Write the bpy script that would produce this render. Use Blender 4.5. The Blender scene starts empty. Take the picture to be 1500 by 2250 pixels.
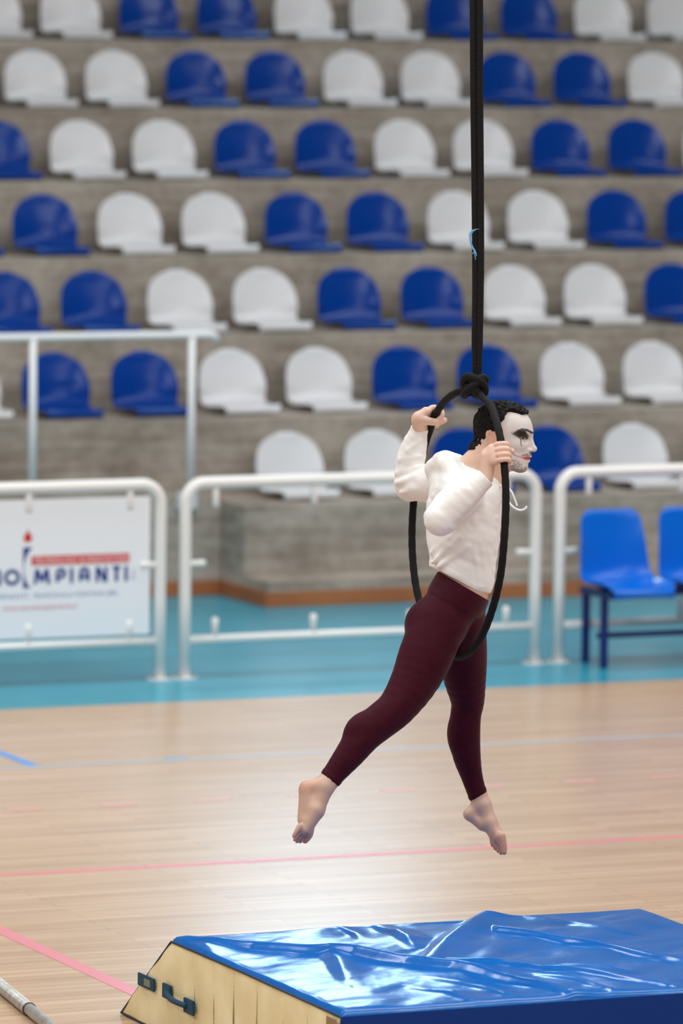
import bpy, bmesh, math, random
import numpy as np
from mathutils import Vector, Matrix
random.seed(7); rng = np.random.default_rng(7)
scene = bpy.context.scene
C = scene.collection

# ------------------------------------------------------------------ camera
YAW, PITCH, ROLL = math.radians(23.404), math.radians(5.492), math.radians(0.589)
CAM = Vector((0, 0, 3.6425)); FPX = 12607.85
cy, sy, cp, sp = math.cos(YAW), math.sin(YAW), math.cos(PITCH), math.sin(PITCH)
FW = Vector((sy*cp, cy*cp, -sp)); _R = Vector((cy, -sy, 0)); _U = _R.cross(FW)
RT = _R*math.cos(ROLL) + _U*math.sin(ROLL); UP = -_R*math.sin(ROLL) + _U*math.cos(ROLL)
cam_data = bpy.data.cameras.new('camera'); cam = bpy.data.objects.new('camera', cam_data); C.objects.link(cam)
m3 = Matrix((RT, UP, -FW)).transposed()
cam.matrix_world = Matrix.Translation(CAM) @ m3.to_4x4()
cam_data.sensor_fit = 'VERTICAL'; cam_data.sensor_height = 36; cam_data.sensor_width = 24
cam_data.lens = FPX/2250*36
cam_data.clip_end = 200
DP = 19.75                                   # distance of the acrobat
cam_data.dof.use_dof = True; cam_data.dof.focus_distance = DP - .1; cam_data.dof.aperture_fstop = 2.8
scene.camera = cam

# ------------------------------------------------------------------ light
world = bpy.data.worlds.new('hall_light'); scene.world = world; world.use_nodes = True
bg = world.node_tree.nodes['Background']; bg.inputs[0].default_value = (.93, .96, 1, 1); bg.inputs[1].default_value = .3
def area(name, loc, size, power, target, col=(.92, .965, 1)):
    l = bpy.data.lights.new(name, 'AREA'); l.shape = 'RECTANGLE'; l.size, l.size_y = size; l.energy = power; l.color = col
    o = bpy.data.objects.new(name, l); C.objects.link(o); o.location = loc
    o.rotation_euler = (Vector(target)-Vector(loc)).to_track_quat('-Z', 'Y').to_euler()
    return o
for x in (-4, 4, 12, 20):
    for y in (3, 11, 19, 26):
        area('hall_lamp', (x, y, 10.6), (4.5, 1.6), 330, (x, y+.01, 0))
vs = scene.view_settings
vs.view_transform = 'Standard'; vs.look = 'None'; vs.gamma = 1; vs.use_curve_mapping = False; vs.exposure = 0.12

# ------------------------------------------------------------------ helpers
def lin(r, g, b):
    f = lambda c: (c/255/12.92) if c/255 <= .04045 else ((c/255+.055)/1.055)**2.4
    return (f(r), f(g), f(b), 1)
def mat(name, col, rough=.5, metal=0, var=None, var_scale=5, bump=0, bump_scale=40, spec=.5, coat=0, coat_rough=.1, sheen=0, sss=0, stretch=None, detail=4):
    m = bpy.data.materials.new(name); m.use_nodes = True; nt = m.node_tree; b = nt.nodes['Principled BSDF']
    b.inputs['Base Color'].default_value = col; b.inputs['Roughness'].default_value = rough; b.inputs['Metallic'].default_value = metal
    b.inputs['Specular IOR Level'].default_value = spec; b.inputs['Coat Weight'].default_value = coat; b.inputs['Coat Roughness'].default_value = coat_rough
    b.inputs['Sheen Weight'].default_value = sheen; b.inputs['Sheen Roughness'].default_value = .4; b.inputs['Sheen Tint'].default_value = tuple(min(1, c*3+.3) for c in col[:3])+(1,)
    if sss: b.inputs['Subsurface Weight'].default_value = sss; b.inputs['Subsurface Radius'].default_value = (.012, .005, .003); b.inputs['Subsurface Scale'].default_value = 1
    tc = nt.nodes.new('ShaderNodeTexCoord'); mp = nt.nodes.new('ShaderNodeMapping'); nt.links.new(tc.outputs['Object'], mp.inputs[0])
    if stretch: mp.inputs['Scale'].default_value = stretch
    if var:
        n = nt.nodes.new('ShaderNodeTexNoise'); n.inputs['Scale'].default_value = var_scale; n.inputs['Detail'].default_value = detail
        nt.links.new(mp.outputs[0], n.inputs['Vector'])
        r = nt.nodes.new('ShaderNodeValToRGB'); r.color_ramp.elements[0].position = .3; r.color_ramp.elements[1].position = .7
        r.color_ramp.elements[0].color = col; r.color_ramp.elements[1].color = var
        nt.links.new(n.outputs[0], r.inputs[0]); nt.links.new(r.outputs[0], b.inputs['Base Color'])
    if bump:
        n2 = nt.nodes.new('ShaderNodeTexNoise'); n2.inputs['Scale'].default_value = bump_scale; n2.inputs['Detail'].default_value = 3
        nt.links.new(mp.outputs[0], n2.inputs['Vector'])
        bp = nt.nodes.new('ShaderNodeBump'); bp.inputs['Strength'].default_value = bump; bp.inputs['Distance'].default_value = .01
        nt.links.new(n2.outputs[0], bp.inputs['Height']); nt.links.new(bp.outputs[0], b.inputs['Normal'])
    return m
def link(o, parent=None):
    C.objects.link(o)
    if parent: o.parent = parent
    return o
def tag(o, label, cat, group=None, kind=None):
    o['label'] = label; o['category'] = cat
    if group: o['group'] = group
    if kind: o['kind'] = kind
    return o
def struct(o, label=None):
    o['kind'] = 'structure'
    if label: o['label'] = label
    return o
def empty(name, loc):
    o = bpy.data.objects.new(name, None); o.location = loc; o.empty_display_size = .1; C.objects.link(o); return o
def mesh_obj(name, verts, faces, material, parent=None, smooth=False):
    me = bpy.data.meshes.new(name); me.from_pydata([tuple(v) for v in verts], [], [tuple(f) for f in faces]); me.update()
    if smooth: me.polygons.foreach_set('use_smooth', [True]*len(me.polygons))
    if material: me.materials.append(material)
    return link(bpy.data.objects.new(name, me), parent)
def bm_obj(name, bm, material, parent=None, smooth=False):
    me = bpy.data.meshes.new(name); bmesh.ops.recalc_face_normals(bm, faces=bm.faces); bm.to_mesh(me); bm.free()
    if smooth: me.polygons.foreach_set('use_smooth', [True]*len(me.polygons))
    if material: me.materials.append(material)
    return link(bpy.data.objects.new(name, me), parent)
def add_box(bm, x0, x1, y0, y1, z0, z1):
    r = bmesh.ops.create_cube(bm, size=1)
    for v in r['verts']:
        v.co = Vector(((x0+x1)/2+v.co.x*(x1-x0), (y0+y1)/2+v.co.y*(y1-y0), (z0+z1)/2+v.co.z*(z1-z0)))
    return r['verts']
def box(name, x0, x1, y0, y1, z0, z1, material, parent=None, bevel=0):
    bm = bmesh.new(); add_box(bm, x0, x1, y0, y1, z0, z1)
    if bevel: bmesh.ops.bevel(bm, geom=bm.edges[:], offset=bevel, segments=2, affect='EDGES')
    return bm_obj(name, bm, material, parent)
def catmull(P, n=8):
    P = [np.array(p, float) for p in P]; P = [2*P[0]-P[1]]+P+[2*P[-1]-P[-2]]; out = []
    for i in range(1, len(P)-2):
        a, b, c, d = P[i-1:i+3]
        for t in np.arange(n)/n:
            out.append(.5*((2*b)+(c-a)*t+(2*a-5*b+4*c-d)*t*t+(3*b-a-3*c+d)*t**3))
    out.append(P[-2]); return out
def tube_data(path, rad, seg=14, closed=False, flat=None):
    """verts/faces of a tube along a path; rad scalar or list; flat=(axis vector, factor) squashes it"""
    P = [Vector(p) for p in path]; n = len(P); V = []; Fc = []
    rr = rad if hasattr(rad, '__len__') else [rad]*n
    up = None
    for i in range(n):
        a = P[i-1] if (i > 0 or closed) else P[i]; b = P[(i+1) % n] if (i < n-1 or closed) else P[i]
        t = (b-a).normalized()
        if up is None: up = t.orthogonal().normalized()
        up = (up - t*up.dot(t)).normalized(); s = t.cross(up)
        for k in range(seg):
            an = 2*math.pi*k/seg; d = up*math.cos(an)+s*math.sin(an)
            if flat: ax, f = flat; d = d-ax*d.dot(ax)*(1-f)
            V.append(P[i]+d*rr[i])
    m = n if closed else n-1
    for i in range(m):
        j = (i+1) % n
        for k in range(seg): Fc.append((i*seg+k, i*seg+(k+1) % seg, j*seg+(k+1) % seg, j*seg+k))
    if not closed:
        Fc.append(tuple(range(seg-1, -1, -1))); Fc.append(tuple((n-1)*seg+k for k in range(seg)))
    return V, Fc
def tube(name, path, rad, material, parent=None, seg=14, closed=False, flat=None):
    V, Fc = tube_data(path, rad, seg, closed, flat); return mesh_obj(name, V, Fc, material, parent, True)
def copy_tree(o, parent=None):
    c = o.copy(); C.objects.link(c); c.parent = parent
    for ch in o.children: copy_tree(ch, c)
    return c

# ------------------------------------------------------------------ materials
def concrete_material():
    m = bpy.data.materials.new('board_marked_concrete'); m.use_nodes = True; nt = m.node_tree; b = nt.nodes['Principled BSDF']
    b.inputs['Roughness'].default_value = .85
    tc = nt.nodes.new('ShaderNodeTexCoord')
    def noise(scale, st, det=5):
        mp = nt.nodes.new('ShaderNodeMapping'); mp.inputs['Scale'].default_value = st; nt.links.new(tc.outputs['Object'], mp.inputs[0])
        n = nt.nodes.new('ShaderNodeTexNoise'); n.inputs['Scale'].default_value = scale; n.inputs['Detail'].default_value = det
        nt.links.new(mp.outputs[0], n.inputs['Vector']); return n
    n1 = noise(1.6, (1, 1, 1)); n2 = noise(3, (.5, 1, 9)); n3 = noise(14, (1, 1, 1))
    mix = nt.nodes.new('ShaderNodeMath'); mix.operation = 'ADD'; nt.links.new(n1.outputs[0], mix.inputs[0]); nt.links.new(n2.outputs[0], mix.inputs[1])
    mix2 = nt.nodes.new('ShaderNodeMath'); mix2.operation = 'MULTIPLY_ADD'; mix2.inputs[1].default_value = .6; nt.links.new(n3.outputs[0], mix2.inputs[0]); nt.links.new(mix.outputs[0], mix2.inputs[2])
    r = nt.nodes.new('ShaderNodeValToRGB'); e = r.color_ramp.elements
    e[0].position = .95/1.0*.9; e[0].color = lin(130, 119, 107); e[1].position = 1.0; e[1].color = lin(178, 168, 156)
    mr = nt.nodes.new('ShaderNodeMapRange'); mr.inputs['From Min'].default_value = .95; mr.inputs['From Max'].default_value = 1.65
    e[0].position = .1; e[1].position = .9
    nt.links.new(mix2.outputs[0], mr.inputs[0]); nt.links.new(mr.outputs[0], r.inputs[0]); nt.links.new(r.outputs[0], b.inputs['Base Color'])
    bp = nt.nodes.new('ShaderNodeBump'); bp.inputs['Strength'].default_value = .25; bp.inputs['Distance'].default_value = .01
    nt.links.new(n2.outputs[0], bp.inputs['Height']); nt.links.new(bp.outputs[0], b.inputs['Normal'])
    return m
def parquet_material():
    m = bpy.data.materials.new('parquet'); m.use_nodes = True; nt = m.node_tree; b = nt.nodes['Principled BSDF']
    tc = nt.nodes.new('ShaderNodeTexCoord')
    br = nt.nodes.new('ShaderNodeTexBrick'); br.offset = .37; br.offset_frequency = 2; br.squash = 1
    nt.links.new(tc.outputs['Object'], br.inputs['Vector'])
    br.inputs['Color1'].default_value = lin(213, 180, 147); br.inputs['Color2'].default_value = lin(198, 164, 130); br.inputs['Mortar'].default_value = lin(168, 136, 108)
    br.inputs['Scale'].default_value = 1; br.inputs['Mortar Size'].default_value = .002; br.inputs['Brick Width'].default_value = 1.1; br.inputs['Row Height'].default_value = .07; br.inputs['Bias'].default_value = -.1
    mp = nt.nodes.new('ShaderNodeMapping'); mp.inputs['Scale'].default_value = (.6, 9, 1); nt.links.new(tc.outputs['Object'], mp.inputs[0])
    n = nt.nodes.new('ShaderNodeTexNoise'); n.inputs['Scale'].default_value = 2.2; n.inputs['Detail'].default_value = 5; nt.links.new(mp.outputs[0], n.inputs['Vector'])
    r = nt.nodes.new('ShaderNodeValToRGB'); r.color_ramp.elements[0].position = .3; r.color_ramp.elements[0].color = (.80, .77, .74, 1); r.color_ramp.elements[1].position = .7; r.color_ramp.elements[1].color = (1, 1, 1, 1)
    nt.links.new(n.outputs[0], r.inputs[0])
    mx = nt.nodes.new('ShaderNodeMix'); mx.data_type = 'RGBA'; mx.blend_type = 'MULTIPLY'; mx.inputs[0].default_value = 1
    nt.links.new(br.outputs['Color'], mx.inputs[6]); nt.links.new(r.outputs[0], mx.inputs[7]); nt.links.new(mx.outputs[2], b.inputs['Base Color'])
    b.inputs['Roughness'].default_value = .27; b.inputs['Specular IOR Level'].default_value = .5
    return m
M = {}
M['concrete'] = concrete_material()
M['parquet'] = parquet_material()
M['teal'] = mat('teal_vinyl', lin(40, 146, 170), .25, var=lin(52, 158, 180), var_scale=1.2, spec=.35)
M['seat_white'] = mat('white_plastic', lin(214, 214, 216), .28)
M['seat_blue'] = mat('blue_plastic', lin(0, 56, 140), .16, spec=.2)
M['chair_blue'] = mat('bright_blue_plastic', lin(0, 100, 206), .22, spec=.3)
M['chair_frame'] = mat('dark_blue_paint', lin(8, 40, 110), .35)
M['rail'] = mat('white_paint', lin(236, 234, 231), .32)
M['rail_back'] = mat('white_rail_paint', lin(240, 240, 240), .4)
M['bolt'] = mat('dull_bolt', lin(150, 148, 146), .4, .8)
M['board'] = mat('white_board', lin(243, 246, 252), .4)
M['navy'] = mat('navy_print', lin(14, 58, 140), .5)
M['red'] = mat('red_print', lin(212, 44, 44), .5)
M['pale_print'] = mat('pale_blue_print', lin(120, 140, 185), .5)
M['pale_red'] = mat('pale_red_print', lin(222, 120, 125), .5)
M['skirting'] = mat('brown_skirting', lin(176, 108, 62), .5, var=lin(158, 92, 52), var_scale=3)
M['line_red'] = mat('red_court_paint', lin(222, 134, 140), .35)
M['line_dash'] = mat('faded_red_court_paint', lin(222, 164, 156), .35)
M['line_blue'] = mat('blue_court_paint', lin(90, 150, 220), .35)
M['line_grey'] = mat('greyblue_court_paint', lin(168, 178, 186), .35)
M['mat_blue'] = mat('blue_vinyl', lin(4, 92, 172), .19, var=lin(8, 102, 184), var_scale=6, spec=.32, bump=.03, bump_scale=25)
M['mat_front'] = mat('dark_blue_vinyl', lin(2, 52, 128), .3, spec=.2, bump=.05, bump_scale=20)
M['mat_cream'] = mat('cream_vinyl', lin(250, 238, 194), .38, var=lin(232, 212, 160), var_scale=7, bump=.15, bump_scale=14)
M['mat_brown'] = mat('brown_patch', lin(150, 118, 84), .6)
M['mat_strap'] = mat('petrol_webbing', lin(16, 66, 92), .7, bump=.3, bump_scale=300)
M['mat_label'] = mat('faded_label', lin(120, 130, 110), .7)
M['piping'] = mat('dark_piping', lin(24, 40, 58), .5)
M['steel'] = mat('scuffed_steel', lin(196, 193, 186), .4, .4, var=lin(160, 157, 150), var_scale=30)
M['black_fabric'] = mat('black_fabric', lin(20, 18, 18), .8, bump=.4, bump_scale=120, spec=.25)
M['ribbon'] = mat('blue_ribbon', lin(110, 175, 222), .6)
M['lamp_window'] = None

# ------------------------------------------------------------------ setting
def plane_obj(name, x0, x1, y0, y1, z, m):
    return mesh_obj(name, [(x0, y0, z), (x1, y0, z), (x1, y1, z), (x0, y1, z)], [(0, 1, 2, 3)], m)
YT = 26.043
floor = struct(plane_obj('floor', -14, 34, -8, YT, 0, M['parquet']), 'pale wooden parquet sports floor')
struct(plane_obj('floor_border', -14, 34, YT, 31.2, 0, M['teal']), 'teal vinyl run-off strip in front of the concrete terrace')
def court_line(x0, x1, y0, y1, m):
    return box('court_line', x0, x1, y0, y1, 0, .0015, m, floor)
court_line(-14, 34, 24.11, 24.16, M['line_grey'])
court_line(-14, 34, 21.262, 21.312, M['line_red'])
for i in range(-6, 14):
    x = 9.245 + i*.4405; court_line(x, x+.165, 22.895, 22.94, M['line_dash'])
court_line(7.275, 7.34, -4, 21.262, M['line_red'])
court_line(8.93, 8.985, 24.16, 26.04, M['line_blue'])
court_line(9.60, 9.70, 24.165, 24.20, M['line_blue'])

# concrete terrace
ROWS = 7; ZG = .536; DZ = .4284; YG = 30.1; DY = .85
terr = tag(empty('concrete_terrace', (12, YG, 0)), 'grey board-marked concrete terrace carrying seven stepped rows of seats', 'bleachers')
def tbox(name, x0, x1, y0, y1, z0, z1, bevel=.012):
    o = box(name, x0, x1, y0, y1, z0, z1, M['concrete'], None, bevel); o.parent = terr; o.matrix_parent_inverse = Matrix.Translation((-12, -YG, 0)); return o
tbox('tier_block', 12.42, 33.9, YG, YG+DY, 0, ZG)
tbox('plinth', 12.42, 33.9, 29.73, YG, 0, .14)
tbox('lower_wall', -13.9, 12.42, 30.42, YG+DY, 0, ZG+.03)
for n in range(1, 9):
    tbox('tier', -13.9, 33.9, YG+DY*n, YG+DY*(n+1), ZG+DZ*(n-1)-.05, ZG+DZ*n)
for i, (x0, x1, y0, y1) in enumerate(((-13.9, 12.395, 30.395, 30.42), (12.395, 12.42, 29.705, 30.42), (12.42, 33.9, 29.705, 29.73))):
    struct(box('baseboard_%s' % ('left', 'side', 'front')[i], x0, x1, y0, y1, 0, .082, M['skirting'], None, .003), 'brown wooden skirting along the concrete')
wallm = mat('painted_wall', lin(190, 188, 184), .8, var=lin(180, 178, 174), var_scale=2)
YB = YG+DY*9+.06
struct(box('wall_back', -14, 15.4, YB, YB+.3, 0, 11, wallm)); struct(box('wall_back_right', 17.0, 34, YB, YB+.3, 0, 11, wallm))
struct(box('wall_back_low', 15.4, 17.0, YB, YB+.3, 0, 4.3, wallm)); struct(box('wall_back_high', 15.4, 17.0, YB, YB+.3, 8.4, 11, wallm))
wm = bpy.data.materials.new('daylight_glass'); wm.use_nodes = True
wb = wm.node_tree.nodes['Principled BSDF']; wb.inputs['Base Color'].default_value = (.8, .85, .9, 1)
wb.inputs['Emission Color'].default_value = (.5, .78, 1, 1); wb.inputs['Emission Strength'].default_value = 8
win = struct(box('window_1', 15.4, 17.0, YB+.1, YB+.12, 4.3, 8.4, wm), 'tall bright daylight window in the back wall')
for x in (15.4, 15.92, 16.45, 16.95): box('window_frame', x, x+.05, YB+.06, YB+.12, 4.3, 8.4, M['rail'], win)
struct(box('ceiling', -14, 34, -8, YB+.3, 11, 11.2, wallm))
hallm = mat('hall_wall_paint', lin(168, 166, 162), .85)
struct(box('wall_left', -14.3, -14, -8, YB+.3, 0, 11, hallm)); struct(box('wall_right', 34, 34.3, -8, YB+.3, 0, 11, hallm)); struct(box('wall_front', -14, 34, -8.3, -8, 0, 11, hallm))
# electrical box on the low wall
eb = tag(box('junction_box', 12.13, 12.25, 30.38, 30.419, .50, .60, mat('grey_box', lin(205, 210, 214), .4), None, .006), 'small pale junction box on the concrete behind the railing', 'junction box')

# ------------------------------------------------------------------ stadium seats
def shell_grid(prof, wid, conc, nu=20, power=2.0):
    """prof: list of (y,z) along the centre line; wid: half widths; conc: forward/up curl of the edges"""
    prof = np.array(prof); n = len(prof); V = np.zeros((n, nu+1, 3))
    tan = np.gradient(prof, axis=0); tan /= np.linalg.norm(tan, axis=1)[:, None]
    nor = np.stack([-tan[:, 1], tan[:, 0]], 1)          # left normal in the (y,z) plane
    for j in range(nu+1):
        u = math.sin((2*j/nu-1)*math.pi/2)
        k = abs(u)**power
        V[:, j, 0] = wid*u; V[:, j, 1] = prof[:, 0]+nor[:, 0]*conc*k; V[:, j, 2] = prof[:, 1]+nor[:, 1]*conc*k
    return V
def grid_mesh(name, V, i0, i1, thick, m, flip=False):
    n, k = V.shape[:2]; sub = V[i0:i1+1]; r = sub.shape[0]
    faces = []
    for i in range(r-1):
        for j in range(k-1):
            f = (i*k+j, i*k+j+1, (i+1)*k+j+1, (i+1)*k+j); faces.append(f[::-1] if flip else f)
    me = bpy.data.meshes.new(name); me.from_pydata(sub.reshape(-1, 3).tolist(), [], faces); me.update()
    bm = bmesh.new(); bm.from_mesh(me)
    geom = bmesh.ops.solidify(bm, geom=bm.faces[:], thickness=thick)
    bm.to_mesh(me); bm.free(); me.polygons.foreach_set('use_smooth', [True]*len(me.polygons)); me.materials.append(m)
    return me
def arch_profile():
    P = [(-.345, .008), (-.352, .030), (-.335, .044), (-.29, .046), (-.22, .040), (-.15, .036), (-.09, .038), (-.045, .052), (-.018, .085), (-.005, .13), (.006, .19), (.018, .25), (.03, .31), (.034, .338), (.038, .354), (.047, .364), (.058, .364)]
    P = np.array(catmull(P, 3)); s = np.r_[0, np.cumsum(np.linalg.norm(np.diff(P, axis=0), axis=1))]
    W = []
    for (y, z) in P:
        if z < .06 and y < -.05:                      # pan
            d = y+.352; w = .205*min(1, .80+.2*math.sqrt(max(0, min(1, d/.10)))) 
        else:
            zz = max(0, z-.06); t = zz/.304
            w = .205 if t < .35 else .205*math.sqrt(max(.0, 1-((t-.35)/.65)**2.6))
            w = max(w, .05)
            w *= (1+.03*math.sin(min(1, t*2)*math.pi))
        W.append(w)
    conc = [(.012 if (z < .06 and y < -.05) else -.0)+(.034*min(1, max(0, (z-.05)/.08))*max(0, min(1, (.345-z)/.2)) if z > .05 else 0) for y, z in P]
    return P, np.array(W), np.array(conc)
P_, W_, C_ = arch_profile()
SV = shell_grid(P_, W_, C_, 22, 2.2)
split = int(np.argmin(np.abs(P_[:, 0]+.045)+np.abs(P_[:, 1]-.052)))
seat_me = {}
for col in ('white', 'blue'):
    seat_me[col] = (grid_mesh('seat_pan', SV, 0, split, .011, M['seat_'+col]), grid_mesh('backrest', SV, split, len(P_)-1, .011, M['seat_'+col]))
ordw = ['first', 'second', 'third', 'fourth', 'fifth', 'sixth', 'seventh', 'eighth', 'ninth', 'tenth', 'eleventh', 'twelfth', 'thirteenth', 'fourteenth', 'fifteenth']
def seat(n, k):
    col = 'white' if (k % 4) in (0, 1) else 'blue'
    e = empty('stadium_seat', (12.93+.56*k+(.018 if n == 0 else 0), 30.701+.8504*n, ZG+DZ*n))
    for nm, me in zip(('seat_pan', 'backrest'), seat_me[col]): link(bpy.data.objects.new(nm, me), e)
    where = '%s column from the stair gap towards the %s' % ((ordw[k], 'blue chairs') if k >= 0 else (ordw[-k-1], 'sponsor board'))
    tag(e, '%s moulded seat, %s tier up, %s' % (col, ordw[n], where), 'seat', '%s seats on the %s tier' % (col, ordw[n]))
for n in range(7):
    for k in range(-6, 15):
        X = 12.93+.56*k; Y = 30.6+.85*n; d = Vector((X, Y, ZG+DZ*n+.15))-CAM
        px = 750+FPX*d.dot(RT)/d.dot(FW)
        if -260 < px < 1760 and not (n == 0 and k < 0): seat(n, k)

# ------------------------------------------------------------------ white railing on the low wall
e = tag(empty('stair_railing', (11.7, 30.50, ZG+.03)), 'thin white handrail standing on the concrete behind the barriers', 'railing')
def rl(p): return [(a-11.7, b-30.50, c-ZG-.03) for a, b, c in p]
tube('handrail', rl([(2.2, 30.5, 1.512), (12.36, 30.5, 1.497), (12.395, 30.5, 1.49), (12.405, 30.5, 1.455)]), .022, M['rail_back'], e)
for x in (9.33, 10.31, 11.285, 12.255): tube('post', rl([(x, 30.5, ZG+.03), (x, 30.5, 1.50)]), .021, M['rail_back'], e)

# ------------------------------------------------------------------ crowd barriers
YBAR = 26.90
def barrier(x0, x1, label):
    e = tag(empty('crowd_barrier', ((x0+x1)/2, YBAR, 0)), label, 'barrier', 'white tubular barriers along the court')
    h = (x1-x0)/2; zt = .995; R = .10
    arc = lambda cx, s: [(cx+s*R*math.sin(a), 0, zt-R+R*math.cos(a)) for a in np.linspace(0, math.pi/2, 9)]
    path = [(-h, 0, .0)]+[(-h, 0, .4)]+arc(-h+R, -1)[::-1]+arc(h-R, 1)+[(h, 0, .4), (h, 0, 0)]
    tube('frame', path, .031, M['rail'], e, 18)
    tube('lower_rail', [(-h, 0, .195), (h, 0, .195)], .023, M['rail'], e)
    for s in (-1, 1):
        V, Fc = tube_data([(s*h, 0, 0), (s*h, 0, .008)], .066, 28, flat=(Vector((0, 1, 0)), 1.0)); p = mesh_obj('base_plate', V, Fc, M['rail'], e)
        for a in (.6, 2.5, 3.8, 5.6):
            V, Fc = tube_data([(s*h+.05*math.cos(a), .05*math.sin(a), .008), (s*h+.05*math.cos(a), .05*math.sin(a), .016)], .009, 6); mesh_obj('bolt', V, Fc, M['bolt'], p)
        V, Fc = tube_data([(s*h, 0, .585), (s*h-s*.055, 0, .585), (s*h-s*.10, 0, .585), (s*h-s*.112, 0, .585)], [.017, .017, .020, .012], 12); mesh_obj('clamp_peg', V, Fc, M['rail'], e, True)
    for i in range(4):
        x = -h+.165+i*(2*h-.33)/3
        for pth in ([(x, 0, .97), (x, 0, .91), (x, 0, .88), (x, 0, .87)], [(x, 0, .20), (x, 0, .265), (x, 0, .295), (x, 0, .305)]):
            V, Fc = tube_data(pth, [.017, .018, .020, .012], 12); mesh_obj('clamp_peg', V, Fc, M['rail'], e, True)
    return e
barrier(8.68, 10.644, 'white tubular barrier carrying the sponsor board')
barrier(10.781, 12.745, 'white tubular barrier without a board, between sponsor board and blue chairs')
barrier(12.884, 14.848, 'white tubular barrier directly behind the linked blue chairs')
barrier(14.985, 16.949, 'white tubular barrier beyond the far end of the linked blue chairs')

# sponsor board
bd = tag(empty('sponsor_board', (9.7, YBAR, .235)), 'white sponsor board with navy and red lettering clamped in the barrier', 'sign')
BX, BZ = 9.7, .235
box('panel', 8.79-BX, 10.587-BX, -.006, .004, 0, .70, M['board'], bd, .001)
def text(s, x, z, h, m, width=None, parent=bd, name='lettering', spacing=1, rot=0, bold=0):
    """x,z = left baseline on the board in metres, h = capital height"""
    cu = bpy.data.curves.new(name, 'FONT'); cu.body = s; cu.size = 1; cu.space_character = spacing; cu.offset = bold; cu.extrude = 0
    o = bpy.data.objects.new(name, cu); C.objects.link(o); bpy.context.view_layer.update()
    me = bpy.data.meshes.new_from_object(o.evaluated_get(bpy.context.evaluated_depsgraph_get())); C.objects.unlink(o); bpy.data.objects.remove(o)
    co = np.array([v.co[:] for v in me.vertices]); w = co[:, 0].max()-co[:, 0].min(); x0 = co[:, 0].min(); sc = h/.70
    sx = sc if width is None else width/w
    for v in me.vertices:
        a, b = (v.co.x-x0)*sx, v.co.y*sc
        if rot: a, b = -b, a
        v.co = (x-BX+a, -.0075, z-BZ+b)
    me.materials.clear(); me.materials.append(m)
    return link(bpy.data.objects.new(name, me), parent)
GL = {'M': [[(0, -.1), (.14, 1.08)], [(.14, 1.08), (.5, .1)], [(.86, 1.08), (.5, .1)], [(1, -.1), (.86, 1.08)]], 'P': [[(0, 0), (0, .62), (.12, .88), (.45, 1), (.85, .92), (1, .72), (.9, .5), (.55, .38), (.3, .40)]], 'I': [[(.5, -.1), (.5, 1.1)]],
      'A': [[(0, 0), (0, .66), (.16, .92), (.5, 1), (.84, .92), (1, .66), (1, 0)], [(0, .40), (1, .40)]], 'N': [[(0, -.1), (0, 1.1)], [(.06, 1.1), (.94, -.1)], [(1, -.1), (1, 1.1)]], 'T': [[(-.15, 1), (1.15, 1)], [(.5, 1), (.5, -.1)]],
      'E': [[(1, 1), (0, 1), (0, 0), (1, 0)], [(0, .5), (.85, .5)]], 'C': [[(.5+.5*math.cos(t)*1.0, .5+.5*math.sin(t)) for t in np.linspace(.9, 2*math.pi-.9, 18)]], 'O': [[(.5+.5*math.cos(t), .5+.5*math.sin(t)) for t in np.linspace(0, 2*math.pi, 33)]]}
def letter(ch, x0, x1, z0=.506, z1=.588, w=.0185, m=None):
    V = []; Fc = []; h = w/2
    for si, st in enumerate(GL[ch]):
        y = -.0075-.0004*si
        P = [Vector((x0+h+(x1-x0-w)*a-BX, z0+h+(z1-z0-w)*b-BZ)) for a, b in st]; n = len(P); loop = (P[0]-P[-1]).length < 1e-5
        if loop: P = P[:-1]; n -= 1
        D = [(P[(i+1) % n]-P[i]).normalized() for i in range(n)]
        i0 = len(V)
        for i in range(n):
            a = D[i-1] if (i > 0 or loop) else D[i]; b = D[i] if (i < n-1 or loop) else D[i-1]
            t = (a+b).normalized(); nn = Vector((-t.y, t.x)); c = max(.5, nn.dot(Vector((-a.y, a.x)))); o = nn*(h/c)
            V += [(P[i].x-o.x, y, P[i].y-o.y), (P[i].x+o.x, y, P[i].y+o.y)]
        for i in range(n if loop else n-1): j = (i+1) % n; Fc.append((i0+2*i, i0+2*j, i0+2*j+1, i0+2*i+1))
    return mesh_obj('letter', V, Fc, M['navy'], bd)
for ch, x0, x1 in (('T', 9.455, 9.515), ('E', 9.535, 9.585), ('C', 9.605, 9.690), ('N', 9.712, 9.787), ('O', 9.802, 9.889), ('M', 9.959, 10.050), ('P', 10.078, 10.136), ('I', 10.152, 10.176), ('A', 10.203, 10.262), ('N', 10.293, 10.357), ('T', 10.381, 10.431), ('I', 10.446, 10.470)): letter(ch, x0, x1)
def poly(name, pts, m, dy=-.0075, parent=bd):
    return mesh_obj(name, [(x-BX, dy, z-BZ) for x, z in pts], [tuple(range(len(pts)))[::-1]], m, parent)
arc = catmull([(9.953, .696), (9.930, .665), (9.914, .630), (9.908, .59), (9.912, .55), (9.925, .515), (9.946, .490)], 5)
ptsL = [(9.904, .500), (9.904, .696)]
bmv = []
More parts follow.
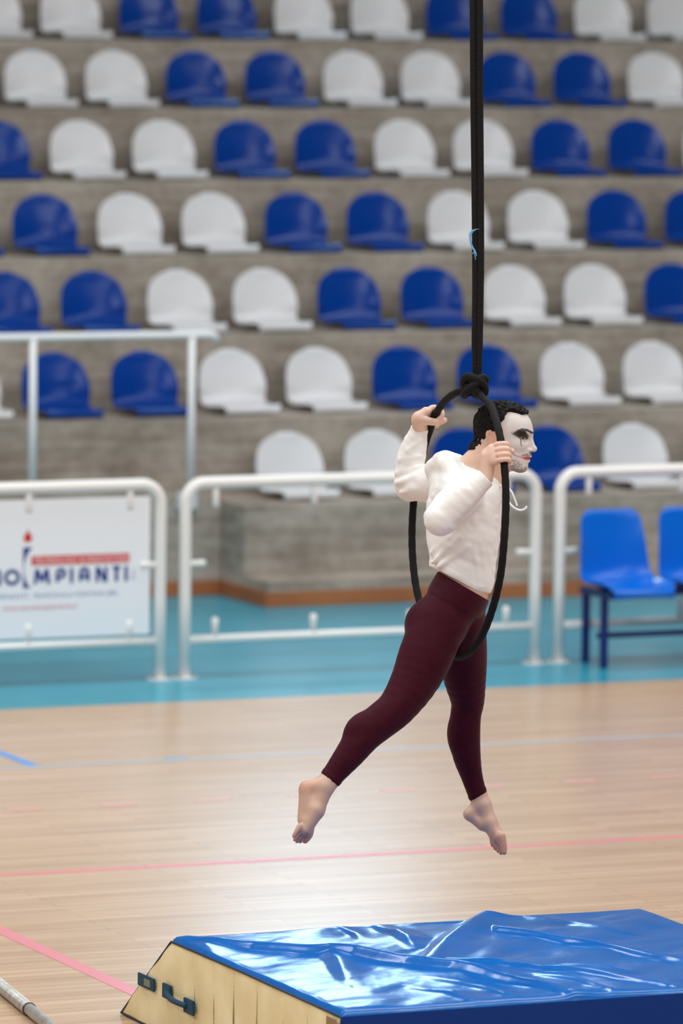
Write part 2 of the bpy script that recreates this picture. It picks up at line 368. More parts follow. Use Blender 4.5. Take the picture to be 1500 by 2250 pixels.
# candle-like letter: strip between the straight left edge and the curved right edge
V = []; 
for a in arc: V += [(9.904-BX, -.0075, a[1]-BZ), (a[0]-BX, -.0075, a[1]-BZ)]
mesh_obj('candle_letter', V, [(2*i, 2*i+2, 2*i+3, 2*i+1) for i in range(len(arc)-1)], M['navy'], bd)
drop = [(9.929+.0235*math.sin(a)*(1 if z < 0 else (1-z)**.8), .744+(.023*z if z < 0 else .043*z)) for a, z in [(a, math.cos(a)) for a in np.linspace(0, 2*math.pi, 33)[:-1]]]
poly('flame_drop', drop, M['red'])
poly('red_banner', [(9.948, .604), (10.475, .604), (10.475, .650), (9.948, .650)], M['red'])
tt = text('TECHNOLOGY & INNOVATION', 9.957, .613, .028, mat('pale_lettering', lin(250, 222, 222), .5), .508, bold=.01)
for v in tt.data.vertices: v.co.y = -.0085
text('SRLS', 10.505, .512, .016, M['pale_print'], .056, rot=1)
text('TECNOIMPIANTI', 9.585, .440, .022, M['pale_print'], .345)
text('FRANCAVILLA FONTANA (BR)', 9.962, .440, .022, M['pale_print'], .450)
text('www.tecnoimpiantisrls.it', 9.794, .381, .024, M['pale_red'], .402)
for x in (8.845, 9.39, 9.935, 10.48):
    for z in (.895, .265):
        V, Fc = tube_data([(x-BX, -.006, z-BZ), (x-BX, -.014, z-BZ)], .007, 8); mesh_obj('screw', V, Fc, M['bolt'], bd)

# ------------------------------------------------------------------ linked blue chairs
bn = tag(empty('linked_chairs', (13.6, 26.66, 0)), 'row of bright blue plastic chairs linked on a dark blue frame', 'bench')
cprof = np.array(catmull([(-.215, .375), (-.222, .395), (-.205, .415), (-.15, .425), (-.05, .415), (.05, .412), (.105, .43), (.14, .475), (.155, .54), (.168, .62), (.182, .70), (.192, .765), (.198, .79), (.204, .80)], 3))
cw = []
for y, z in cprof:
    if z < .47: d = y+.222; w = .165+.05*math.sqrt(max(0, min(1, d/.12))) - max(0, y-.02)*.12
    else:
        t = (z-.47)/.33; w = .2-.032*t
        if t > .80: w *= max(.72, math.sqrt(max(0, 1-((t-.80)/.30)**2)))
    cw.append(w)
cc = np.array([.035 if z < .43 and y > -.18 else (.012 if z < .43 else .03) for y, z in cprof]); cc = cc*np.clip((.80-cprof[:, 1])/.12, 0, 1); cc = np.convolve(np.r_[cc[:3], cc, cc[-3:]], np.ones(7)/7, 'valid')
CV = shell_grid(cprof, np.array(cw), cc, 22, 2.4)
sp_ = int(np.argmin(np.abs(cprof[:, 0]-.105)+np.abs(cprof[:, 1]-.43)))
pan_me = grid_mesh('seat_pan', CV, 0, sp_, .009, M['chair_blue']); bk_me = grid_mesh('backrest', CV, sp_, len(cprof)-1, .009, M['chair_blue'])
for x in (13.15, 13.605, 14.06):
    for nm, me in (('seat_pan', pan_me), ('backrest', bk_me)):
        o = link(bpy.data.objects.new(nm, me), bn); o.location = (x-13.6, 0, 0)
def cbox(name, *a): 
    x0, x1, y0, y1, z0, z1 = a; return box(name, x0-13.6, x1-13.6, y0-26.66, y1-26.66, z0, z1, M['chair_frame'], bn, .004)
for x in (13.0, 14.18):
    cbox('leg', x-.018, x+.018, 26.575, 26.611, 0, .40); cbox('leg', x, x+.036, 26.83, 26.866, 0, .40)
    cbox('crossbar', x-.012, x+.024, 26.50, 26.87, .365, .40)
cbox('seat_beam', 13.0, 14.2, 26.60, 26.64, .365, .402); cbox('seat_beam', 13.0, 14.2, 26.74, 26.78, .365, .402)
cbox('lower_brace', 13.02, 14.2, 26.70, 26.73, .14, .17)

# ------------------------------------------------------------------ crash mat
MX0, MX1, MY0, MY1, MT = 7.11, 8.88, 16.39, 17.84, .345
YFAR = 18.30
mt = tag(empty('crash_mat', (8.0, 17.2, 0)), 'thick blue vinyl crash mat with cream end panel lying on the parquet', 'gym mat')
ML = Vector((8.0, 17.2, 0))
def vnoise(p, seed):
    r = np.random.default_rng(seed); T = r.random((64, 64, 64)).astype(np.float32) if p.shape[-1] == 3 else r.random((64, 64)).astype(np.float32)
    i = np.floor(p).astype(int); f = p-i; f = f*f*(3-2*f); i &= 63; j = (i+1) & 63
    if p.shape[-1] == 2:
        g = lambda a, b: T[a, b]
        return (g(i[..., 0], i[..., 1])*(1-f[..., 0])*(1-f[..., 1])+g(j[..., 0], i[..., 1])*f[..., 0]*(1-f[..., 1])+g(i[..., 0], j[..., 1])*(1-f[..., 0])*f[..., 1]+g(j[..., 0], j[..., 1])*f[..., 0]*f[..., 1])
    out = 0
    for a in (0, 1):
        for b in (0, 1):
            for c in (0, 1):
                w = (f[..., 0] if a else 1-f[..., 0])*(f[..., 1] if b else 1-f[..., 1])*(f[..., 2] if c else 1-f[..., 2])
                out = out+w*T[(j if a else i)[..., 0], (j if b else i)[..., 1], (j if c else i)[..., 2]]
    return out
def fold_height(X, Y):
    folds = [([(7.14, 17.77), (7.295, 17.546), (7.46, 17.40), (7.56, 17.30), (7.66, 17.09), (7.757, 16.94), (7.86, 16.62), (7.96, 16.36)], .030, .028, [.3, .8, 1, 1.1, 1, 1, .7, .3]),
             ([(8.31, 17.86), (8.17, 17.70), (8.047, 17.542), (7.92, 17.38), (7.80, 17.22), (7.70, 17.08)], .034, .034, [1, 1, .9, .7, .5, .2]),
             ([(8.22, 17.66), (8.20, 17.54), (8.324, 17.296), (8.458, 17.01), (8.56, 16.80)], .022, .025, [.3, .9, 1, .8, .5]),
             ([(7.80, 17.13), (7.90, 17.02), (8.04, 16.84), (8.17, 16.65), (8.29, 16.47)], .016, .022, [.4, 1, 1, 1, .5]),
             ([(7.86, 17.81), (7.86, 17.66), (7.84, 17.52), (7.80, 17.35)], .014, .024, [.4, 1, .9, .3]),
             ([(7.48, 17.34), (7.45, 17.2), (7.40, 17.05), (7.32, 16.8)], .016, .03, [.8, 1, .9, .2]),
             ([(7.72, 17.82), (7.73, 17.70), (7.70, 17.58)], .009, .02, [.5, 1, .3]),
             ([(8.40, 17.80), (8.52, 17.62), (8.60, 17.40)], .008, .03, [.3, 1, .3]),
             ([(7.62, 16.80), (7.70, 16.62), (7.72, 16.48)], .009, .022, [.3, 1, .6]),
             ([(7.98, 16.75), (8.04, 16.6), (8.06, 16.45)], .009, .02, [.3, 1, .6]),
             ([(7.50, 16.70), (7.56, 16.55), (7.58, 16.44)], .008, .02, [.3, 1, .6]),
             ([(8.12, 16.92), (8.22, 16.80), (8.27, 16.70)], .010, .016, [.2, 1, .2])]
    H = np.zeros_like(X)
    for pts, h, w, am in folds:
        best = np.full(X.shape, 9.); amp = np.zeros_like(X); side = np.zeros_like(X)
        for (a, b), m0, m1 in zip(zip(pts[:-1], pts[1:]), am[:-1], am[1:]):
            dx, dy = b[0]-a[0], b[1]-a[1]; L2 = dx*dx+dy*dy
            t = np.clip(((X-a[0])*dx+(Y-a[1])*dy)/L2, 0, 1)
            ex, ey = X-a[0]-t*dx, Y-a[1]-t*dy; d = np.hypot(ex, ey); k = d < best
            best = np.where(k, d, best); amp = np.where(k, m0+(m1-m0)*t, amp); side = np.where(k, np.sign(ex*dy-ey*dx), side)
        wd = np.where(side > 0, w, w*2.0)
        H = np.maximum(H, h*amp*np.exp(-(best/wd)**2)) + .25*np.minimum(H, h*amp*np.exp(-(best/wd)**2))
    return H
nx, ny = 260, 230
gx = np.linspace(MX0, MX1, nx); gy = np.linspace(MY0, MY1, ny); X, Y = np.meshgrid(gx, gy, indexing='ij')
edge = np.minimum.reduce([X-MX0, MX1-X, Y-MY0, MY1-Y]); ef = np.clip(edge/.05, 0, 1); ef2 = np.clip(edge/.04, 0, 1)
H = fold_height(X, Y)*np.clip(.35+edge/.05, 0, 1)
u = X*.8+Y*.6; v = X*.6-Y*.8
H += ef2*(.016*(vnoise(np.stack([u*3.2, v*6], -1), 3)-.5)+.0032*(vnoise(np.stack([u*9, v*17], -1), 4)-.5)+.0004*(vnoise(np.stack([u*40, v*60], -1), 5)-.5))
Z = MT+H-.018*(1-np.clip(edge/.016, 0, 1))**2 - .006*np.clip(1-(Y-MY0)/.15, 0, 1)
V = np.stack([X-ML.x, Y-ML.y, Z], -1).reshape(-1, 3)
Fq = [(i*ny+j, (i+1)*ny+j, (i+1)*ny+j+1, i*ny+j+1) for i in range(nx-1) for j in range(ny-1)]
mesh_obj('top_cover', V.tolist(), Fq, M['mat_blue'], mt, True)
# end panels: trapezoids with a sloping far side, cushioned between the seams
def end_panel(xf, s, m):
    n1, n2 = 120, 24; ys = np.linspace(0, 1, n1); zs = np.linspace(0, 1, n2); V = []
    for a in ys:
        for b in zs:
            z = .004+(MT-.022)*b; yf = YFAR+(MY1-YFAR)*b; y = MY0+(yf-MY0)*a
            seam = [17.62, 17.45, 17.28, 17.08, 16.86, 16.66, 16.5]
            d = min(abs(y-q) for q in seam); puff = .006*math.sin(math.pi*b)**.5*(1-math.exp(-(d/.03)**2))+.006*float(vnoise(np.array([y*16, b*2.5+s]), 8))
            V.append((xf+s*puff-ML.x, y-ML.y, z))
    Fc = [(i*n2+j, (i+1)*n2+j, (i+1)*n2+j+1, i*n2+j+1) for i in range(n1-1) for j in range(n2-1)]
    if s > 0: Fc = [f for f in Fc]
    else: Fc = [f[::-1] for f in Fc]
    return mesh_obj('end_panel', V, Fc, m, mt, True)
ep = end_panel(MX0+.004, -1, M['mat_cream']); ep['label'] = 'cream vinyl end panel'
end_panel(MX1-.004, 1, M['mat_cream'])
def quad(name, pts, m): return mesh_obj(name, [Vector(p)-ML for p in pts], [(0, 1, 2, 3)], m, mt)
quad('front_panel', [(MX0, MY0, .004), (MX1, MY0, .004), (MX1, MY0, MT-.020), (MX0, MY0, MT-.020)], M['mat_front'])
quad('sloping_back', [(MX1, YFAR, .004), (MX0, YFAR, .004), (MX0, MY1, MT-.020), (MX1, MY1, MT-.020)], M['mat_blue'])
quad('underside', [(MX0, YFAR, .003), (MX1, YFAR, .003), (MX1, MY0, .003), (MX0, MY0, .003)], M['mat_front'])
def seam(p, r=.005): tube('piping', [Vector(a)-ML for a in p], r, M['piping'], mt, 8)
seam([(MX0, YFAR, .006), (MX0, MY1, MT-.018)], .005); seam([(MX0, MY1, MT-.016), (MX0-.002, 17.2, MT-.014), (MX0, MY0, MT-.022)], .004)
seam([(MX1, YFAR, .006), (MX1, MY1, MT-.018)], .005); seam([(MX0, YFAR, .006), (MX0-.002, MY0, .006)], .004)
xs = MX0-.012
quad('corner_patch', [(xs-.006, MY0+.085, .10), (xs-.006, MY0, .10), (xs-.002, MY0, MT-.03), (xs-.002, MY0+.085, MT-.03)], M['mat_brown'])
for y in (17.62, 17.45, 17.28, 17.08, 16.86, 16.66, 16.5):
    tube('seam', [Vector((MX0+.003, y, .008))-ML, Vector((MX0-.001, y, .16))-ML, Vector((MX0+.003, y, MT-.03))-ML], .0022, mat('seam_thread', lin(150, 128, 80), .7), mt, 6)
# handles: dark webbing patches with a loop between
def handle(y0, y1, z, h, loop):
    hd = box('strap_handle', xs-.006-ML.x, xs+.002-ML.x, y0-ML.y, y1-ML.y, z-h/2, z+h/2, M['mat_strap'], mt, .002)
    if not loop: box('label_patch', xs-.008-ML.x, xs-.005-ML.x, y0+.03-ML.y, y0+.085-ML.y, z-h*.28, z+h*.28, M['mat_label'], hd)
    return hd
handle(17.955, 18.105, .160, .044, False)
h1 = box('strap_handle', xs-.007-ML.x, xs+.002-ML.x, 17.80-ML.y, 17.875-ML.y, .135, .185, M['mat_strap'], mt, .002)
h2 = box('strap_handle', xs-.007-ML.x, xs+.002-ML.x, 17.592-ML.y, 17.68-ML.y, .118, .168, M['mat_strap'], mt, .002)
tube('handle_loop', [Vector(p)-ML for p in catmull([(xs-.008, 17.83, .158), (xs-.018, 17.78, .152), (xs-.022, 17.735, .148), (xs-.018, 17.69, .146), (xs-.008, 17.65, .143)], 5)], .010, M['mat_strap'], mt, 10)

# ------------------------------------------------------------------ steel pole on the floor
p0, p1 = Vector((7.03, 20.05, .024)), Vector((6.60, 16.93, .024))
pj = Vector((6.80, 18.38, .024)); dr = (p1-p0).normalized(); pj = p0+dr*(pj-p0).dot(dr)
pl = tag(empty('steel_pole', (pj.x, pj.y, 0)), 'scuffed steel pole with a sleeve joint lying on the parquet beside the mat', 'pole')
o_ = Vector((pj.x, pj.y, 0))
tube('outer_tube', [p0-o_, pj-o_], .0235, M['steel'], pl, 20); tube('inner_tube', [pj-dr*.05-o_, p1-o_], .0205, M['steel'], pl, 20)
tube('collar', [pj-dr*.004-o_, pj+dr*.004-o_], .0245, mat('dark_joint', lin(80, 78, 74), .5, .6), pl, 20)
for a in (p0, p1):
    s = 1 if a is p1 else -1
    tube('end_cap', [a-dr*s*.02-o_, a+dr*s*.01-o_], .0238, M['piping'], pl, 16)

# ------------------------------------------------------------------ acrobat, hoop and strap
# The figure is modelled in its own frame: x to the right, y downwards, z towards the viewer's side, 1 unit = 1/638.4 m
UNIT = 1/638.4
def fig(p):
    """figure units -> world metres"""
    p = np.asarray(p, float); dep = DP-p[..., 2]*UNIT; s = dep/FPX
    return (np.array(CAM)+np.array(RT)*((p[..., 0]-750)*s)[..., None]-np.array(UP)*((p[..., 1]-1125)*s)[..., None]+np.array(FW)*dep[..., None])
def axis_steps(segments):
    """segments: (start, end, step) chained"""
    out = []
    for a, b, s in segments: out += list(np.arange(a, b, s))
    return np.array(out+[segments[-1][1]], np.float32)
class Field:
    def __init__(self, xs, ys, zs):
        self.a = (xs, ys, zs); self.d = np.full((len(xs), len(ys), len(zs)), 60., np.float32)
    def sub(self, lo, hi):
        sl = tuple(slice(max(0, int(np.searchsorted(a, l))-1), min(len(a), int(np.searchsorted(a, h))+1)) for a, l, h in zip(self.a, lo, hi))
        g = [a[s] for a, s in zip(self.a, sl)]
        return sl, g[0][:, None, None], g[1][None, :, None], g[2][None, None, :]
    def put(self, sl, v, k, mode):
        d = self.d[sl]
        if mode == 'add':
            if k > 0: h = np.maximum(k-np.abs(d-v), 0)/k; r = np.minimum(d, v)-h*h*k*.25
            else: r = np.minimum(d, v)
        else:
            v = -v
            if k > 0: h = np.maximum(k-np.abs(d-v), 0)/k; r = np.maximum(d, v)+h*h*k*.25
            else: r = np.maximum(d, v)
        self.d[sl] = r
    def ell(self, c, r, k=8, mode='add', rot=None, mar=None):
        """ellipsoid; rot = 3x3 local axes (rows)"""
        R = max(r); mar = mar if mar is not None else k+8; c = np.array(c, float)
        e = (R+mar) if rot is not None else None
        lo = c-(e if rot is not None else np.array(r)+mar); hi = c+(e if rot is not None else np.array(r)+mar)
        sl, x, y, z = self.sub(lo, hi); x = x-c[0]; y = y-c[1]; z = z-c[2]
        if rot is not None: x, y, z = [rot[i][0]*x+rot[i][1]*y+rot[i][2]*z for i in range(3)]
        k0 = np.sqrt((x/r[0])**2+(y/r[1])**2+(z/r[2])**2)+1e-6; k1 = np.sqrt((x/r[0]**2)**2+(y/r[1]**2)**2+(z/r[2]**2)**2)+1e-9
        self.put(sl, (k0*(k0-1)/k1).astype(np.float32), k, mode)
    def cone(self, a, b, ra, rb, k=8, mode='add', zs=1.0):
        """tapered capsule; zs widens it along z"""
        a = np.array(a, float); b = np.array(b, float); R = max(ra, rb)*max(1, zs)+k+8
        sl, x, y, z = self.sub(np.minimum(a, b)-R, np.maximum(a, b)+R); ab = b-a; L = ab@ab+1e-9
        t = np.clip(((x-a[0])*ab[0]+(y-a[1])*ab[1]+(z-a[2])*ab[2])/L, 0, 1)
        v = np.sqrt((x-a[0]-t*ab[0])**2+(y-a[1]-t*ab[1])**2+((z-a[2]-t*ab[2])/zs)**2)-(ra+(rb-ra)*t)
        self.put(sl, v.astype(np.float32), k, mode)
    def chain(self, pts, k=8, mode='add', zs=1.0, fine=3):
        if len(pts) > 2 and fine > 1: pts = catmull(pts, fine)
        P = np.array([p[:4] for p in pts], float); R = P[:, 3].max()*max(1, zs)+k+8
        sl, x, y, z = self.sub(P[:, :3].min(0)-R, P[:, :3].max(0)+R); best = None
        for p, q in zip(P[:-1], P[1:]):
            a, ab = p[:3], (q-p)[:3]; L = ab@ab+1e-9
            t = np.clip(((x-a[0])*ab[0]+(y-a[1])*ab[1]+(z-a[2])*ab[2])/L, 0, 1)
            v = (np.sqrt((x-a[0]-t*ab[0])**2+(y-a[1]-t*ab[1])**2+((z-a[2]-t*ab[2])/zs)**2)-(p[3]+(q[3]-p[3])*t)).astype(np.float32)
            best = v if best is None else np.minimum(best, v)
        self.put(sl, best, k, mode)
    def cut(self, pt, n, k=0):
        """keep the side the normal points away from"""
        n = np.array(n, float); n /= np.linalg.norm(n); x, y, z = self.a
        v = (x[:, None, None]-pt[0])*n[0]+(y[None, :, None]-pt[1])*n[1]+(z[None, None, :]-pt[2])*n[2]
        self.d = np.maximum(self.d, v.astype(np.float32))
    def mesh(self):
        d = self.d; X, Y, Z = self.a; nx, ny, nz = d.shape; ins = d < 0
        cnt = np.zeros((nx-1, ny-1, nz-1), np.uint8)
        for i in (0, 1):
            for j in (0, 1):
                for k in (0, 1): cnt += ins[i:nx-1+i, j:ny-1+j, k:nz-1+k]
        I, J, K = np.nonzero((cnt > 0) & (cnt < 8)); n = len(I)
        idx = np.full(cnt.shape, -1, np.int32); idx[I, J, K] = np.arange(n)
        acc = np.zeros((n, 3)); w = np.zeros(n)
        crn = [(a, b, c) for a in (0, 1) for b in (0, 1) for c in (0, 1)]
        val = {c: d[I+c[0], J+c[1], K+c[2]] for c in crn}
        for c in crn:
            for ax in range(3):
                if c[ax]: continue
                e = list(c); e[ax] = 1; e = tuple(e); v0, v1 = val[c], val[e]; m = (v0 < 0) != (v1 < 0)
                t = np.where(m, v0/np.where(m, v0-v1, 1), 0)
                P = [X[I+c[0]], Y[J+c[1]], Z[K+c[2]]]; Q = [X[I+e[0]], Y[J+e[1]], Z[K+e[2]]]
                for q in range(3): acc[:, q] += m*(P[q]+(Q[q]-P[q])*t)
                w += m
        V = acc/w[:, None]; F = []
        for ax in range(3):
            s0 = [slice(None)]*3; s1 = [slice(None)]*3; s0[ax] = slice(0, -1); s1[ax] = slice(1, None)
            A = ins[tuple(s0)]; B = ins[tuple(s1)]; ch = np.argwhere(A != B)
            o1, o2 = [(1, 2), (2, 0), (0, 1)][ax]
            ok = (ch[:, o1] > 0) & (ch[:, o2] > 0) & (ch[:, o1] < d.shape[o1]-1) & (ch[:, o2] < d.shape[o2]-1); ch = ch[ok]
            def cell(da, db):
                c = ch.copy(); c[:, o1] -= da; c[:, o2] -= db; return idx[c[:, 0], c[:, 1], c[:, 2]]
            q = np.stack([cell(1, 1), cell(0, 1), cell(0, 0), cell(1, 0)], 1)
            fl = A[ch[:, 0], ch[:, 1], ch[:, 2]]; q[~fl] = q[~fl][:, ::-1]; F.append(q)
        return V, np.concatenate(F)
def np_mesh(name, V, F, material, parent, base, color=None):
    """V in figure units; y points down there, so the winding is flipped by the mapping"""
    W = fig(V)-np.array(base); me = bpy.data.meshes.new(name)
    F = F[:, ::-1]
    me.vertices.add(len(W)); me.vertices.foreach_set('co', W.astype(np.float32).ravel())
    me.loops.add(F.size); me.loops.foreach_set('vertex_index', F.astype(np.int32).ravel())
    me.polygons.add(len(F)); me.polygons.foreach_set('loop_start', np.arange(0, F.size, 4, dtype=np.int32))
    me.update(calc_edges=True); me.validate(); me.polygons.foreach_set('use_smooth', [True]*len(me.polygons))
    if color is not None:
        at = me.color_attributes.new('tint', 'FLOAT_COLOR', 'POINT'); at.data.foreach_set('color', np.c_[color, np.ones(len(color))].astype(np.float32).ravel())
    me.materials.append(material); return link(bpy.data.objects.new(name, me), parent)
def relax(V, F, it=2, lam=.5):
    n = len(V); E = np.concatenate([F[:, [0, 1]], F[:, [1, 2]], F[:, [2, 3]], F[:, [3, 0]]])
    for _ in range(it):
        s = np.zeros((n, 3)); c = np.zeros(n)
        for q in range(3): s[:, q] = np.bincount(E[:, 0], V[E[:, 1], q], n)+np.bincount(E[:, 1], V[E[:, 0], q], n)
        c = np.bincount(E[:, 0], minlength=n)+np.bincount(E[:, 1], minlength=n)
        V = V+lam*(s/c[:, None]-V)
    return V

# ---- hoop path (figure units)
HOOP = [(1042, 857, 22), (1000, 864, -28), (966, 895, -120), (944, 945, -200), (926, 1005, -240), (911, 1080, -264), (905, 1160, -272), (907, 1235, -262), (917, 1305, -232), (938, 1370, -180), (968, 1420, -100), (1006, 1444, 0),
        (1040, 1425, 95), (1064, 1385, 165), (1084, 1330, 215), (1099, 1265, 248), (1107, 1190, 264), (1111, 1110, 264), (1109, 1040, 254), (1101, 975, 230), (1090, 925, 180), (1074, 885, 105)]
hp = np.array(HOOP, float); hp = np.r_[hp[-3:], hp, hp[:3]]; hpath = np.array(catmull(hp, 8))[2*8+8:-(2*8+8)-1]
hw = fig(hpath); base = hw[np.argmin(hw[:, 2])].copy()
nturn = len(hpath); hr = [(.0130+.0006*math.sin(i*2.1)) for i in range(nturn)]
hoop = tag(empty('aerial_hoop', base), 'black taped aerial hoop the acrobat straddles and grips', 'hoop')
tube('ring', (hw-base).tolist(), hr, M['black_fabric'], hoop, 16, True)
# ---- strap: two flat strands hanging from above, knotted round the hoop
top = fig((1046, -60, 26)); k0 = fig((1048, 846, 26))
sb = Vector(k0); strap = tag(empty('aerial_strap', sb), 'black fabric strap hanging from above, knotted round the hoop', 'strap')
def sp_path(pts): return [Vector(fig(p))-sb for p in pts]
anchor = Vector((top[0], top[1], 11.0))-sb
for dx, dz in ((-5.5, 0), (5.5, 3)):
    pth = sp_path(catmull([(1048+dx*.6, 850, 26+dz), (1048+dx*.9, 760, 26+dz), (1050+dx*1.0, 600, 26+dz), (1049+dx*1.1, 400, 26+dz), (1047+dx*1.2, 200, 26+dz), (1046+dx*1.3, -60, 26+dz)], 6))
    tube('strand', pth+[anchor+Vector((dx*UNIT, 0, 0))], [.0105]*6+[.0118]*6+[.0125]*(len(pth)-12)+[.0125], M['black_fabric'], strap, 12)
kn = None
for pts, r in (([(1020, 838, 30), (1026, 828, 46), (1042, 832, 52), (1058, 842, 48), (1064, 858, 36), (1056, 868, 20), (1038, 862, 2), (1022, 850, 8)], .0155),
               ([(1066, 834, 26), (1058, 830, 44), (1042, 846, 54), (1026, 860, 48), (1020, 868, 28), (1028, 862, 8), (1046, 846, 0), (1062, 836, 10)], .0145),
               ([(1024, 846, 20), (1036, 852, 50), (1052, 866, 48), (1062, 852, 20), (1050, 836, 4), (1034, 838, 4)], .0145)):
    P = np.array(pts, float); P = np.r_[P[-2:], P, P[:2]]; cp_ = np.array(catmull(P, 6))[6+6:-(6)-1-6+6]
    o = tube('knot_loop' if kn else 'knot', sp_path(cp_), r, M['black_fabric'], kn or strap, 12, True)
    if kn is None: kn = o
rb = tag(empty('ribbon_scrap', fig((1043, 540, 45))), 'scrap of pale blue ribbon tied round the black strap', 'ribbon')
def rp(pts): return [Vector(fig(p))-rb.location for p in pts]
def ribbon_strip(name, pts, w, parent):
    c = [Vector(p) for p in rp(catmull(pts, 6))]; V = []; n = len(c)
    for i, p in enumerate(c):
        t = i/(n-1); ww = w*UNIT*(.6+.4*math.sin(t*math.pi)); off = Vector(RT)*ww*(.75+.25*math.sin(t*7))+Vector(FW)*ww*.4*math.sin(t*6)
        V += [p-off, p+off, p-off-Vector(FW)*.002, p+off-Vector(FW)*.002]
    Fc = []
    for i in range(n-1):
        a, b = 4*i, 4*i+4; Fc += [(a, a+1, b+1, b), (a+2, b+2, b+3, a+3), (a, b, b+2, a+2), (a+1, a+3, b+3, b+1)]
    Fc += [(0, 2, 3, 1), (4*n-4, 4*n-3, 4*n-1, 4*n-2)]
    return mesh_obj(name, V, Fc, M['ribbon'], parent, True)
ribbon_strip('ribbon', [(1052, 503, 42), (1042, 505, 48), (1034, 512, 49), (1033, 525, 50), (1036, 540, 49), (1043, 552, 49)], 4.5, rb)
for q in ([(1043, 550, 49), (1040, 556, 50), (1037, 558, 50)], [(1043, 550, 49), (1046, 558, 50), (1047, 563, 50)], [(1043, 550, 49), (1043, 562, 50), (1045, 571, 50)]):
    tube('frayed_thread', rp(q), .0016, M['ribbon'], rb, 6)

# ---- the body field
HY = math.radians(9); hc_, hs_ = math.cos(HY), math.sin(HY)
def hd(x, y, z):                      # head-local -> figure frame (head turned a little towards the viewer)
    dx = x-1105; return (1105+hc_*dx-hs_*z, y, hs_*dx+hc_*z)
HROT = np.array([[hc_, 0, hs_], [0, 1, 0], [-hs_, 0, hc_]])
def tilt(deg):                        # rotation of an ellipsoid in the side plane, combined with the head turn
    a = math.radians(deg); return np.array([[math.cos(a), math.sin(a), 0], [-math.sin(a), math.cos(a), 0], [0, 0, 1]]) @ HROT
def skull(B, grow=0):
    g = grow
    B.ell(hd(1098, 941, 0), (55+g, 55+g, 45+g), 6, rot=tilt(0))
    B.ell(hd(1127, 946, 0), (44+g, 48+g, 39+g), 14, rot=tilt(0))
def head(B):
    skull(B)
    B.ell(hd(1124, 988, 0), (40, 38, 33), 14, rot=tilt(20))
    B.ell(hd(1126, 1010, 0), (32, 24, 28), 12, rot=tilt(20))
    B.ell(hd(1147, 1026, 0), (13, 12, 15), 10, rot=tilt(0))
    for s in (-1, 1):
        B.cone(hd(1090, 985, s*32), hd(1142, 1026, s*11), 11, 9, 12)
        B.ell(hd(1136, 976, s*25), (20, 11, 11), 12, rot=tilt(15))
        B.cone(hd(1163, 952, s*7), hd(1148, 951, s*28), 6, 5, 9)
    for s in (-1, 1): B.ell(hd(1166, 966, s*19), (13, 8, 12), 8, 'sub', rot=tilt(0))
    for s in (-1, 1): B.ell(hd(1148, 963, s*19), (11, 8, 10), 2, rot=tilt(0))
    B.cone(hd(1165, 960, 0), hd(1170, 982, 0), 4.5, 7, 7); B.ell(hd(1173, 987, 0), (8, 6.5, 7), 4, rot=tilt(-20))
    for s in (-1, 1): B.ell(hd(1164, 990, s*8.5), (7.5, 5, 5), 4, rot=tilt(0))
    for s in (-1, 1): B.ell(hd(1170, 994.5, s*5), (4, 2.6, 2.6), 2, 'sub', rot=tilt(0))
    B.ell(hd(1154, 1001, 0), (13, 8, 16), 6, rot=tilt(0))
    for s in (-1, 1):
        B.cone(hd(1164, 1003, 0), hd(1147, 1005, s*17), 4.2, 2.2, 3); B.cone(hd(1160, 1012, 0), hd(1147, 1008, s*15), 4.6, 2.2, 3)
    for s in (-1, 1): B.cone(hd(1167, 1007.3, 0), hd(1150, 1006.5, s*17), 1.3, .8, 1.5, 'sub')
    for s in (-1, 1):
        B.ell(hd(1083, 958, s*44), (10, 15, 4.5), 3, rot=tilt(-12)); B.ell(hd(1086, 957, s*49), (6, 10, 3.2), 2, 'sub', rot=tilt(-12)); B.ell(hd(1084, 972, s*43), (5.5, 5, 4), 3, rot=tilt(0))
    B.cone((1080, 985, 4), (1050, 1040, 0), 34, 37, 14); B.cone((1100, 1010, 4), (1088, 1062, 0), 18, 26, 14)
    B.cone((1062, 990, 0), (1028, 1030, 0), 22, 30, 14)
SH_N, EL_N, WR_N = (1022, 1082, 108), (966, 1143, 222), (1066, 1051, 242)
SH_F, EL_F, WR_F = (990, 1058, -108), (897, 1074, -228), (922, 940, -178)
NEAR_LEG = [(962, 1372, 52, 60), (935, 1440, 76, 60), (908, 1500, 98, 52), (872, 1554, 120, 43), (838, 1583, 132, 41), (802, 1613, 146, 39), (770, 1655, 160, 33), (738, 1695, 172, 26), (722, 1716, 178, 23)]
FAR_LEG = [(1012, 1385, -52, 56), (1016, 1440, -92, 54), (1021, 1490, -120, 47), (1027, 1540, -148, 37), (1023, 1570, -158, 34), (1020, 1612, -172, 35), (1025, 1660, -188, 31), (1036, 1705, -200, 24), (1048, 1744, -208, 21)]
def hips(B, g=0):
    B.ell((960, 1370, 42), (68+g, 62+g, 60+g), 20); B.ell((1000, 1372, -40), (66+g, 62+g, 60+g), 20)
    B.ell((1002, 1318, 0), (66+g, 60+g, 92+g), 24); B.ell((1020, 1280, 0), (60+g, 60+g, 84+g), 22)
    B.ell((938, 1376, 44), (46+g, 46+g, 46+g), 16); B.ell((950, 1376, -44), (46+g, 46+g, 46+g), 16)
    B.ell((1032, 1375, -10), (24+g, 30+g, 34+g), 16)
def legs(B, g=0):
    for L in (NEAR_LEG, FAR_LEG): B.chain([(x, y, z, r+g) for x, y, z, r in L], 10)
    B.ell((790, 1600, 148), (38+g, 28+g, 32+g), 14, rot=np.array([[.7, -.7, 0], [.7, .7, 0], [0, 0, 1]]))
    B.ell((1010, 1612, -176), (26+g, 44+g, 30+g), 12)
